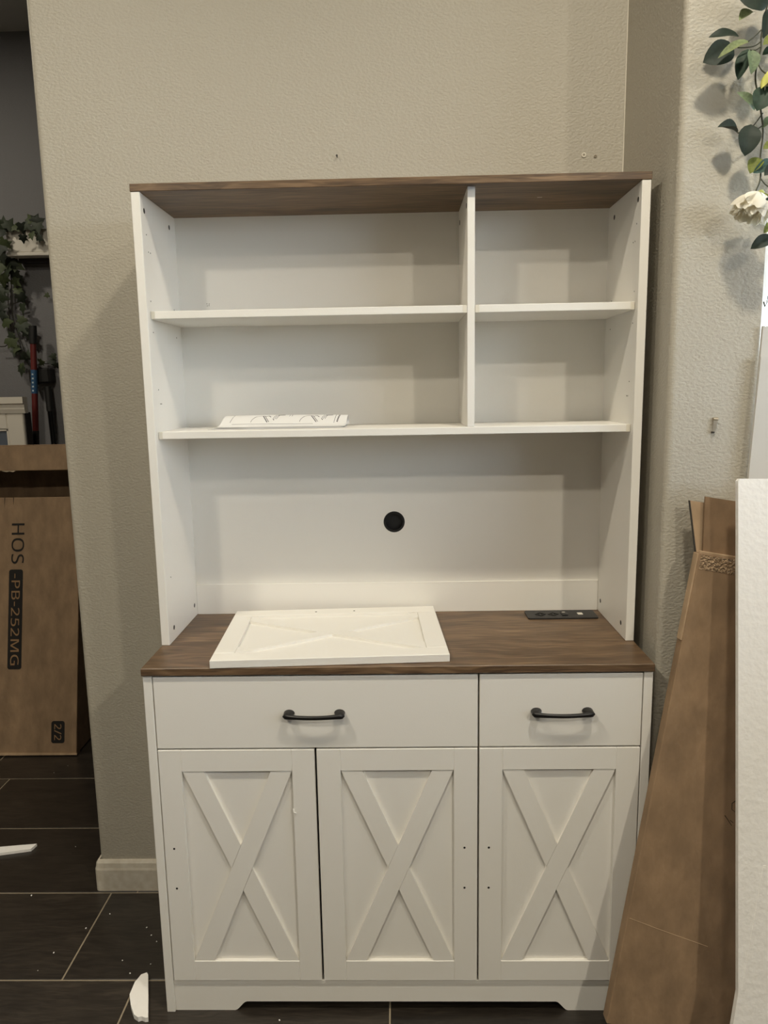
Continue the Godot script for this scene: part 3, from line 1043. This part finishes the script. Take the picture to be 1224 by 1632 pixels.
# ---------------------------------------------------------------- packaging beside the cabinet
func build_carton() -> void:
	var a := Vector3(0.905, 0.063, 0.094)
	var top := Vector3(1.072, 0.993, 0.012)
	var u := (top - a).normalized()
	var w := Vector3(u.y, -u.x, 0).normalized()
	var n := w.cross(u)
	var l := a.distance_to(top)
	var t := thing("cardboard_carton", "flattened brown cardboard carton with open taped flaps leaning beside the cabinet", "carton")
	t.transform = Transform3D(Basis(w, u, n), a)
	var X := Vector3(1, 0, 0)
	var Y := Vector3(0, 1, 0)
	var Z := Vector3(0, 0, 1)
	var kraft: Material = mats["kraft board"]
	var s := shape()
	s.box(Vector3(0, 0, -0.026), Vector3(0.33, l, 0), 0.0016)
	part("body", s, kraft, t)
	s = shape()
	s.box(Vector3(-0.0025, l - 0.17, -0.022), Vector3(0.0005, l - 0.002, -0.002), 0.001)
	part("glue_seam", s, mats["kraft board inside"], t)
	s = shape()
	s.box(Vector3(0.002, l - 0.001, -0.0105), Vector3(0.33, l + 0.0035, -0.001), 0.001)
	part("folded_edge", s, mats["kraft board inside"], t)
	# inner flap, splayed outwards
	s = shape()
	var z1 := (Z * 0.997 + Y * 0.08).normalized()
	var y1 := (Y * 0.997 - Z * 0.08).normalized()
	s.prism(PackedVector2Array([Vector2(0.000, 0), Vector2(0.30, 0), Vector2(0.28, 0.100), Vector2(-0.027, 0.094)]), Vector3(0, l - 0.001, -0.022), X, y1, z1, 0.0038)
	part("inner_flap", s, mats["kraft board inside"], t)
	s = shape()
	s.prism(PackedVector2Array([Vector2(-0.0008, 0), Vector2(0.0012, 0), Vector2(-0.0258, 0.094), Vector2(-0.0278, 0.094)]), Vector3(0, l - 0.001, -0.022), X, y1, z1, 0.0044)
	part("flap_edge", s, mats["dark fitting"], t)
	s = shape()
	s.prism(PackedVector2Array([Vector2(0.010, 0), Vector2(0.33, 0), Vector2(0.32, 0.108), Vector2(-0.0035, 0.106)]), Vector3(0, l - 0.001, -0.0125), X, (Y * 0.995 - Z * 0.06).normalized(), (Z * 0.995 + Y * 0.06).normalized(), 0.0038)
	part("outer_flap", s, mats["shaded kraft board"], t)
	s = shape()
	s.box(Vector3(0.004, l - 0.031, 0.0), Vector3(0.33, l - 0.003, 0.0006), 0.0002)
	part("packing_tape", s, mats["clear packing tape"], t)
	# handwriting that the foam partly hides
	s = shape()
	for line in [[[0.163, 0.470], [0.155, 0.462], [0.157, 0.450], [0.164, 0.446]], [[0.146, 0.436], [0.154, 0.428], [0.163, 0.418]], [[0.158, 0.428], [0.165, 0.424]]]:
		var pts := []
		for p in line:
			pts.append(Vector3(p[0], p[1] + 0.02, 0.0002))
		s.tube(pts, 0.0007, 0.0005, 5)
	part("pen_mark", s, mats["kraft ink"], t)
	s = shape()
	s.tube([Vector3(0.004, 0.222, 0.0), Vector3(0.06, 0.210, 0.0001), Vector3(0.165, 0.190, 0.0)], 0.0007, 0.0006, 5)
	part("crease", s, mats["kraft board inside"], t)


func build_foam() -> void:
	var foam: Material = mats["white foam"]
	var a := Vector3(1.118, 1.136, 0.050)
	var kink := Vector3(1.115, 0.21, 0.180)
	var v := (kink - a).normalized()
	var x := Vector3(1, 0, 0)
	x = (x - v * x.dot(v)).normalized()
	var n := v.cross(x) * -1.0
	if n.z < 0:
		n = -n
	var t := thing("foam_board", "thick white packing foam board leaning in front of the brown carton", "foam board")
	var s := shape()
	s.prism(PackedVector2Array([Vector2(0.003, 0), Vector2(0.36, 0.004), Vector2(0.36, 1.146), Vector2(-0.034, 1.146), Vector2(0, 0.935), Vector2(0, 0.004)]), a, x, v, -n, 0.011)
	part("board", s, foam, t)
	s = shape()
	s.prism(PackedVector2Array([Vector2(0.006, 0.93), Vector2(0.045, 0.70), Vector2(0.050, 0.70), Vector2(0.011, 0.93)]), a, x, v, n, 0.0006)
	part("crease", s, foam, t)
	var grey: Material = mats["thin grey foam"]
	s = shape()
	s.prism(PackedVector2Array([Vector2(1.130, 0), Vector2(1.6, 0), Vector2(1.6, 1.352), Vector2(1.184, 1.352), Vector2(1.175, 1.13)]), Vector3(0, 0, -0.040), Vector3(1, 0, 0), Vector3(0, 1, 0), Vector3(0, 0, 1), 0.007)
	var o := part("foam_sheet", s, grey)
	tag(o, "thin pale grey foam sheet against the window, the lower and nearer of two", "foam sheet", "thin grey foam sheets against the window")
	s = shape()
	s.prism(PackedVector2Array([Vector2(1.150, 0), Vector2(1.66, 0), Vector2(1.66, 1.408), Vector2(1.190, 1.408)]), Vector3(0, 0, -0.0515), Vector3(1, 0, 0), Vector3(0, 1, 0), Vector3(0, 0, 1), 0.007)
	o = part("foam_sheet", s, grey)
	tag(o, "thin pale grey foam sheet against the window, the taller one standing behind", "foam sheet", "thin grey foam sheets against the window")


# ---------------------------------------------------------------- rose garland and small things on the walls
func petal(s: Shape, base: Vector3, d: Vector3, turn: float, r: float, h: float, span: float, sd: float) -> void:
	s.smooth = true
	var a := d.cross(Vector3(0.3, 0.2, 1)).normalized()
	var b := d.cross(a)
	var nu := 7
	var nv := 8
	var at := func(u: float, v: float) -> Vector3:
		var ang := turn + span * v * (0.55 + 0.45 * sin(PI * minf(u * 0.75 + 0.1, 1.0)))
		var ruffle := 1.0 + u * u * (0.13 * sin(5.0 * v + sd) + 0.07 * sin(11.0 * v + 2.0 * sd))
		var rad := r * (0.18 + 0.82 * pow(sin(PI * 0.5 * minf(u * 1.15, 1.0)), 0.8)) * ruffle
		var high := h * (u * (1.0 - 0.22 * v * v) + u * u * (0.05 * sin(7.0 * v + sd)))
		return base + d * high + (a * cos(ang) + b * sin(ang)) * rad
	for i in nu:
		for j in nv:
			var u0 := float(i) / nu
			var u1 := float(i + 1) / nu
			var v0 := 2.0 * j / nv - 1.0
			var v1 := 2.0 * (j + 1) / nv - 1.0
			var am := turn + span * (v0 + v1) * 0.5
			var o := a * cos(am) + b * sin(am)
			s.tri(at.call(u0, v0), at.call(u1, v0), at.call(u1, v1), o)
			s.tri(at.call(u0, v0), at.call(u1, v1), at.call(u0, v1), o)
	s.smooth = false


func build_garland() -> void:
	var t := thing("rose_garland", "artificial garland of green leaves and white roses hanging on the wall by the window", "garland")
	for line in ROSE_STEMS:
		var s := shape()
		var c := Curve3D.new()
		for k in line.size():
			var tan: Vector3 = (line[mini(k + 1, line.size() - 1)] - line[maxi(k - 1, 0)]) * 0.18
			c.add_point(line[k], -tan, tan)
		c.bake_interval = 0.008
		s.tube(Array(c.get_baked_points()), 0.0016 if line.size() > 5 else 0.0011, -1.0, 7)
		part("stem", s, mats["plant stem"], t)
	for q in ROSE_LEAVES:
		var s := shape()
		s.leaf(Vector3(q[0], q[1], q[2]), Vector3(q[3], q[4], q[5]), q[6], q[8], q[9], Vector3(-0.25, 0.1, 1).normalized())
		part("leaf", s, mats["leaf tone %d" % int(q[7])], t)
	# the open rose hangs head down
	var base := Vector3(1.1460, 1.6300, 0.004)
	var d := Vector3(-0.42, -0.88, 0.06).normalized()
	var rose := Node3D.new()
	rose.name = "rose"
	t.add_child(rose, true)
	rose.set_meta("label", "open white rose hanging head down")
	var k := 0
	for layer in [[5, 0.0330, 0.038, 0.88], [5, 0.0290, 0.044, 0.80], [5, 0.0235, 0.047, 0.78], [4, 0.017, 0.048, 0.9], [3, 0.010, 0.046, 1.1], [2, 0.005, 0.042, 1.5]]:
		for i in layer[0]:
			var s := shape()
			petal(s, base, d, TAU * i / layer[0] + 0.7 * k, layer[1], layer[2], layer[3], 1.7 * k + 2.1 * i)
			part("petal", s, mats["white petal"], rose)
		k += 1
	var s := shape()
	s.loft([[base - d * 0.006, Vector3(0.0025, 0, 0), Vector3(0, 0, 0.0025)], [base - d * 0.001, Vector3(0.008, 0, 0), Vector3(0, 0, 0.008)], [base + d * 0.007, Vector3(0.0085, 0, 0), Vector3(0, 0, 0.0085)]], 10)
	part("calyx", s, mats["calyx"], t)
	for ang in [0.2, 1.5, 2.7, 4.0, 5.2]:
		var o := Vector3(cos(ang), 0, sin(ang))
		s = shape()
		s.leaf(base, base + d * 0.016 + o * 0.026, 0.011, 0.2, 0.0, (o - d).normalized())
		part("sepal", s, mats["calyx"], t)
	# a rosebud, pale yellow, half out of the picture
	base = Vector3(1.1560, 1.8310, -0.010)
	d = Vector3(0.05, -0.93, 0.30).normalized()
	var bud := Node3D.new()
	bud.name = "rosebud"
	t.add_child(bud, true)
	k = 0
	for layer in [[4, 0.017, 0.032, 0.95], [3, 0.011, 0.034, 1.2], [2, 0.005, 0.034, 1.6]]:
		for i in layer[0]:
			s = shape()
			petal(s, base, d, TAU * i / layer[0] + 0.9 * k, layer[1], layer[2], layer[3], 1.3 * k + 1.9 * i)
			part("petal", s, mats["yellow green petal"] if k == 0 else mats["white petal"], bud)
		k += 1


func build_wall_bits() -> void:
	var t := thing("wall_hook", "small satin metal hook on the wall beside the window", "hook", Vector3(1.1125, 1.2265, -0.055))
	var nickel: Material = mats["satin nickel"]
	var s := shape()
	s.prism(PackedVector2Array([Vector2(-0.0035, -0.012), Vector2(0.0008, -0.012), Vector2(0.0062, 0.010), Vector2(-0.0022, 0.010)]), Vector3(0, 0, 0.004), Vector3(1, 0, 0), Vector3(0, 1, 0), Vector3(0, 0, 1), 0.0016)
	part("strip", s, nickel, t)
	s = shape()
	s.tube([Vector3(-0.0024, 0.0115, 0.0035), Vector3(0.0064, 0.0115, 0.0035)], 0.0032, -1.0, 12)
	part("curl", s, nickel, t)
	s = shape()
	s.tube([Vector3(-0.002, -0.0135, 0.0), Vector3(-0.002, -0.0135, 0.008)], 0.0019, -1.0, 10)
	part("nail", s, mats["dark fitting"], t)
	var z := -0.402
	t = thing("wall_anchor", "pale ring shaped screw anchor in the wall above the cabinet corner", "wall anchor", Vector3(0.936, 1.816, z))
	s = shape()
	s.ring(Vector3.ZERO, Vector3(0, 0, 1), 0.0026, 0.0052, 0.002, 16)
	part("collar", s, mats["edge tape"], t)
	s = shape()
	s.disc(Vector3(0, 0, -0.001), Vector3(0, 0, 1), 0.0022, 0.0022, 10)
	part("screw", s, nickel, t)
	t = thing("wall_anchor", "small dark screw in the wall just beside the ring shaped anchor", "screw", Vector3(0.9615, 1.813, z))
	s = shape()
	s.disc(Vector3.ZERO, Vector3(0, 0, 1), 0.0030, 0.003, 12)
	part("head", s, nickel, t)
	s = shape()
	s.box(Vector3(-0.0022, -0.0004, 0.0028), Vector3(0.0022, 0.0004, 0.0032), 0.0)
	part("slot", s, mats["hole"], t)
	t = thing("nail", "tiny dark nail alone in the wall above the wide shelf compartment", "nail", Vector3(0.3815, 1.8245, z))
	s = shape()
	s.tube([Vector3(0, 0, 0), Vector3(0, 0.001, 0.008)], 0.0012, -1.0, 8)
	part("shank", s, mats["dark fitting"], t)
	s = shape()
	s.disc(Vector3(0, 0.001, 0.008), Vector3(0, 0, 1), 0.0024, 0.001, 10)
	part("head", s, mats["dark fitting"], t)


# ---------------------------------------------------------------- the dim passage
func text_part(called: String, text: String, font: Font, size: Vector2, m: Material, parent: Node, at: Vector3) -> void:
	var tm := TextMesh.new()
	tm.text = text
	tm.font = font
	tm.font_size = 64
	tm.pixel_size = 0.001
	tm.depth = 0.002
	tm.curve_step = 1.0
	tm.material = m
	var box := tm.get_aabb()
	# the words read downwards
	var k := Vector3(size.x / box.size.x, size.y / box.size.y, 0.4)
	var turn := Basis(Vector3(0, -k.x, 0), Vector3(k.y, 0, 0), Vector3(0, 0, k.z))
	obj(called, tm, parent, Transform3D(turn, at - turn * (box.position + box.size * 0.5)))


func rounded_rect(w: float, h: float, r: float) -> PackedVector2Array:
	var out := PackedVector2Array()
	for q in [[1, 1, 0.0], [-1, 1, PI / 2], [-1, -1, PI], [1, -1, PI * 1.5]]:
		for p in round_corner(Vector2(q[0] * (w * 0.5 - r), q[1] * (h * 0.5 - r)), r, q[2], q[2] + PI / 2):
			out.append(p)
	return out


func build_passage() -> void:
	var X := Vector3(1, 0, 0)
	var Y := Vector3(0, 1, 0)
	var Z := Vector3(0, 0, 1)
	# the second carton, leaning back against the far wall
	var lean := atan(0.23)
	var t := thing("shipping_box", "large brown shipping box with black model lettering leaning in the dim passage", "box", Vector3(-0.687, 0.004, -1.135))
	t.rotation.x = -lean
	var kraft: Material = mats["kraft board"]
	var k := 1.0 / cos(lean)
	var lf := 0.925 * k
	var lt := 1.117 * k
	var w := 0.62
	var dp := 0.17
	var th := 0.005
	var s := shape()
	s.box(Vector3(-w, 0, -th), Vector3(0, lf, 0), 0.0015)
	part("front_panel", s, kraft, t)
	s = shape()
	s.box(Vector3(-w, 0.042, -dp), Vector3(0, lt, -dp + th), 0.0015)
	part("back_panel", s, kraft, t)
	for x in [-w, -th]:
		s = shape()
		s.prism(PackedVector2Array([Vector2(-th, 0.0), Vector2(-th, lf), Vector2(-th, lt - 0.002), Vector2(-dp + th, lt - 0.002), Vector2(-dp + th, 0.042), Vector2(-0.03, 0.008)]), Vector3(x, 0, 0), Z, Y, X, th)
		part("side_panel", s, kraft, t)
	s = shape()
	s.box(Vector3(-w, lt - th, -dp), Vector3(0, lt, 0.012), 0.0015)
	part("top_flap", s, kraft, t)
	s = shape()
	s.box(Vector3(-w, 1.022 * k, 0.008), Vector3(0, lt - th, 0.013), 0.0015)
	part("hanging_lip", s, kraft, t)
	s = shape()
	s.prism(PackedVector2Array([Vector2(-0.29, 0.003), Vector2(-0.29, -0.001), Vector2(-0.275, -0.004), Vector2(-0.262, -0.002), Vector2(-0.25, -0.0045), Vector2(-0.24, -0.001), Vector2(-0.235, 0.003)]), Vector3(0, 1.022 * k, 0.0085), X, Y, Z, 0.003)
	part("torn_edge", s, mats["torn board"], t)
	s = shape()
	s.prism(PackedVector2Array([Vector2(-w, 0), Vector2(0.004, 0), Vector2(0.004, 0.006), Vector2(-w, 0.012)]), Vector3(0, 0, 0), X, Y, Z, 0.006)
	part("bottom_fold", s, mats["kraft board inside"], t)
	s = shape()
	s.box(Vector3(-w, 0.0, -0.03), Vector3(0, 0.006, -th), 0.0)
	part("bottom_panel", s, kraft, t)
	for q in [[-0.285, 0.040], [-0.252, 0.028]]:
		s = shape()
		s.prism(PackedVector2Array([Vector2(q[0], lf), Vector2(q[0] + 0.0025, lf), Vector2(q[0] + 0.001, lf - q[1])]), Vector3(0, 0, 0.0), X, Y, Z, 0.0006)
		part("split", s, mats["kraft ink"], t)
	var bold := SystemFont.new()
	bold.font_names = PackedStringArray(["Droid Sans"])
	bold.font_weight = 400
	text_part("lettering", "HOS", bold, Vector2(0.150, 0.047), mats["kraft ink"], t, Vector3(-0.231, 0.757 * k, 0.0006))
	s = shape()
	s.prism(rounded_rect(0.052, 0.368, 0.009), Vector3(-0.236, 0.483 * k, 0), X, Y, Z, 0.0008)
	part("black_label", s, mats["kraft ink"], t)
	text_part("lettering", "-PB-252MG", bold, Vector2(0.338, 0.032), mats["kraft print"], t, Vector3(-0.236, 0.483 * k, 0.0014))
	s = shape()
	s.prism(rounded_rect(0.049, 0.080, 0.009), Vector3(-0.0695, 0.080 * k, 0), X, Y, Z, 0.0008)
	part("black_label", s, mats["kraft ink"], t)
	text_part("lettering", "2/2", bold, Vector2(0.058, 0.026), mats["kraft print"], t, Vector3(-0.0695, 0.080 * k, 0.0014))
	# floating shelf under the ivy
	t = thing("wall_shelf", "white floating ledge shelf on the dim wall under the ivy", "shelf", Vector3(-1.148, 1.893, -2.0))
	s = shape()
	s.box(Vector3(0, 0, 0), Vector3(0.62, 0.014, 0.120), 0.002)
	part("ledge", s, mats["white paint"], t)
	s = shape()
	s.box(Vector3(0.004, 0.014, 0.104), Vector3(0.62, 0.110, 0.116), 0.003)
	part("front_board", s, mats["white paint"], t)
	s = shape()
	s.box(Vector3(0.0, 0.014, 0.0), Vector3(0.010, 0.108, 0.104), 0.002)
	part("end_board", s, mats["white paint"], t)
	s = shape()
	s.box(Vector3(0.02, -0.016, 0.004), Vector3(0.60, 0.0, 0.06), 0.002)
	part("dark_strip", s, mats["plain dark brown"], t)  # dark strip along the underside of the ledge
	# ivy
	t = thing("ivy_garland", "trailing artificial ivy draped over the white shelf and down the dim wall", "ivy")
	for line in IVY_STEMS:
		s = shape()
		var c := Curve3D.new()
		for i in line.size():
			var tan: Vector3 = (line[mini(i + 1, line.size() - 1)] - line[maxi(i - 1, 0)]) * 0.18
			c.add_point(line[i], -tan, tan)
		c.bake_interval = 0.02
		s.tube(Array(c.get_baked_points()), 0.0022, -1.0, 6)
		part("stem", s, mats["ivy stem"], t)
	var lobes := [Vector2(0, 0), Vector2(-0.22, -0.14), Vector2(-0.50, 0.05), Vector2(-0.34, 0.26), Vector2(-0.52, 0.50), Vector2(-0.22, 0.56), Vector2(0, 1.0), Vector2(0.22, 0.56), Vector2(0.52, 0.50), Vector2(0.34, 0.26), Vector2(0.50, 0.05), Vector2(0.22, -0.14)]
	for q in IVY_LEAVES:
		s = shape()
		s.smooth = true
		var size: float = q[3]
		var b := Basis(Vector3(0, 0, 1), deg_to_rad(q[4] - 90.0)) * Basis.from_euler(Vector3(rng.randf_range(-0.5, 0.5), rng.randf_range(-0.5, 0.5), 0))
		s.xf = Transform3D(b, Vector3(q[0], q[1], q[2]) - b * Vector3(0, size * 0.4, 0))
		for i in lobes.size():
			var p: Vector2 = lobes[i] * size
			var r: Vector2 = lobes[(i + 1) % lobes.size()] * size
			s.tri(Vector3(0, size * 0.36, size * 0.10), Vector3(p.x, p.y, 0), Vector3(r.x, r.y, 0), Z)
		part("leaf", s, mats["ivy tone %d" % (rng.randi() % 3)], t)
	# shallow white cabinet with a glazed front, its side dark
	t = thing("glazed_cabinet", "shallow white cabinet with moulded cornice and blue grey glass behind the box", "cabinet", Vector3(-1.092, 0, -1.78))
	s = shape()
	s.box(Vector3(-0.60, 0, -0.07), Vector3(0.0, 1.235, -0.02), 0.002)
	part("carcass", s, mats["plain dark brown"], t)
	for x in [-0.60, -0.072]:
		s = shape()
		s.box(Vector3(x, 0, -0.02), Vector3(x + 0.072, 1.235, 0), 0.004)
		part("frame_stile", s, mats["white paint"], t)
	s = shape()
	s.box(Vector3(-0.528, 1.165, -0.02), Vector3(-0.072, 1.235, 0), 0.004)
	part("frame_rail", s, mats["white paint"], t)
	s = shape()
	s.box(Vector3(-0.528, 0.15, -0.016), Vector3(-0.072, 1.165, -0.010), 0.001)
	part("glass", s, mats["blue grey glass"], t)
	s = shape()
	s.box(Vector3(-0.528, 0.15, -0.018), Vector3(-0.520, 1.165, -0.004), 0.001)
	s.box(Vector3(-0.080, 0.15, -0.018), Vector3(-0.072, 1.165, -0.004), 0.001)
	s.box(Vector3(-0.528, 1.157, -0.018), Vector3(-0.072, 1.165, -0.004), 0.001)
	part("bead", s, mats["white paint"], t)
	s = shape()
	s.prism(PackedVector2Array([Vector2(-0.022, 1.232), Vector2(0.004, 1.232), Vector2(0.010, 1.250), Vector2(0.010, 1.270), Vector2(0.020, 1.274), Vector2(0.020, 1.301), Vector2(-0.022, 1.301)]), Vector3(-0.614, 0, 0), Z, Y, X, 0.628)
	part("cornice", s, mats["white paint"], t)
	# two long tools standing against the wall
	t = thing("garden_tool", "red long handled tool with black grip and blue label", "tool")
	var foot := Vector3(-1.176, 0.0, -1.895)
	var tip := Vector3(-1.084, 1.607, -1.925)
	for q in [[0.0, 0.716, 0.0135, "black rubber", "lower_sleeve"], [0.716, 1.0, 0.0130, "red fibreglass", "handle"], [0.818, 0.882, 0.0136, "blue label", "label"], [0.952, 1.0, 0.0160, "black rubber", "grip"]]:
		s = shape()
		s.tube([foot.lerp(tip, q[0]), foot.lerp(tip, (q[0] + q[1]) * 0.5), foot.lerp(tip, q[1])], q[2], -1.0, 14)
		part(q[4], s, mats[q[3]], t)
	s = shape()
	for i in 5:
		var p := foot.lerp(tip, 0.826 + 0.011 * i)
		s.box(p + Vector3(-0.004, -0.004, 0.0132), p + Vector3(0.003 + 0.001 * (i % 2), 0.003, 0.0142), 0.0)
	part("label_print", s, mats["label print"], t)
	t = thing("sledge_hammer", "black long handled hammer with blocky head up behind the red tool", "hammer")
	foot = Vector3(-0.985, 0.0, -1.88)
	tip = Vector3(-1.064, 1.372, -1.966)
	s = shape()
	s.tube([foot, foot.lerp(tip, 0.5), foot.lerp(tip, 0.93)], 0.0125, -1.0, 14)
	part("handle", s, mats["gloss black"], t)
	s = shape()
	s.tube([foot.lerp(tip, 0.90), foot.lerp(tip, 0.98)], 0.0150, -1.0, 14)
	part("collar", s, mats["black rubber"], t)
	s = shape()
	s.xf = Transform3D(Basis(Z, 0.03), Vector3(-1.084, 1.392, -1.968))
	s.box(Vector3(-0.048, -0.034, -0.03), Vector3(0.048, 0.034, 0.03), 0.008)
	part("head", s, mats["black rubber"], t)


# ---------------------------------------------------------------- scraps on the floor
func build_floor_bits() -> void:
	var foam: Material = mats["white foam"]
	var s := shape()
	var chip := PackedVector2Array([Vector2(-0.0758, -0.0966), Vector2(-0.071, -0.0905), Vector2(-0.0502, -0.0297), Vector2(-0.032, 0.0256), Vector2(-0.038, 0.0264), Vector2(-0.0465, 0.023), Vector2(-0.053, 0.0256), Vector2(-0.0648, 0.0181), Vector2(-0.0804, -0.0066), Vector2(-0.093, -0.0344), Vector2(-0.0935, -0.0681), Vector2(-0.0868, -0.0905)])
	s.prism(chip, Vector3(0, 0.0005, 0), Vector3(1, 0, 0), Vector3(0, 0, 1), Vector3(0, 1, 0), 0.011)
	var o := part("foam_chip", s, foam)
	tag(o, "broken white foam chip with one straight edge on the tiles beside the cabinet", "foam chip")
	s = shape()
	s.prism(PackedVector2Array([Vector2(-0.760, -0.5600), Vector2(-0.5667, -0.587), Vector2(-0.5720, -0.5620), Vector2(-0.750, -0.5200)]), Vector3(0, 0.0005, 0), Vector3(1, 0, 0), Vector3(0, 0, 1), Vector3(0, 1, 0), 0.008)
	o = part("foam_strip", s, foam)
	tag(o, "long thin white foam strip lying on the tiles of the passage", "foam strip")
	var proto: MeshInstance3D
	for q in [[-0.280, -0.249], [-0.323, -0.168], [-0.335, -0.114], [-0.476, -0.370], [-0.451, -0.583], [-0.150, -0.144], [-0.129, -0.251], [-0.109, -0.225], [-0.080, -0.133], [-0.118, -0.105], [-0.713, -1.011], [-0.685, -1.059], [0.244, 0.022], [-0.089, -0.204], [-0.240, -0.300]]:
		var c: MeshInstance3D
		if proto == null:
			s = shape()
			var rings := []
			for k in 5:
				var a := -PI / 2 + PI * k / 4.0
				var r := maxf(cos(a), 0.12) * 0.0022
				rings.append([Vector3(0, 0.0018 + 0.0018 * sin(a), 0), Vector3(r * 1.3, 0, 0), Vector3(0, 0, r)])
			s.loft(rings, 7)
			proto = part("foam_crumb", s, foam)
			c = proto
		else:
			c = proto.duplicate()
			c.name = numbered("foam_crumb", self)
			add_child(c, true)
		var size := rng.randf_range(0.4, 1.0)
		c.transform = Transform3D(Basis(Vector3.UP, rng.randf() * TAU).scaled(Vector3(size, size, size)), Vector3(q[0], 0.0002, q[1]))
		tag(c, "tiny white foam crumb scattered on the dark floor tiles", "foam crumb", "white foam crumbs on the dark floor tiles")
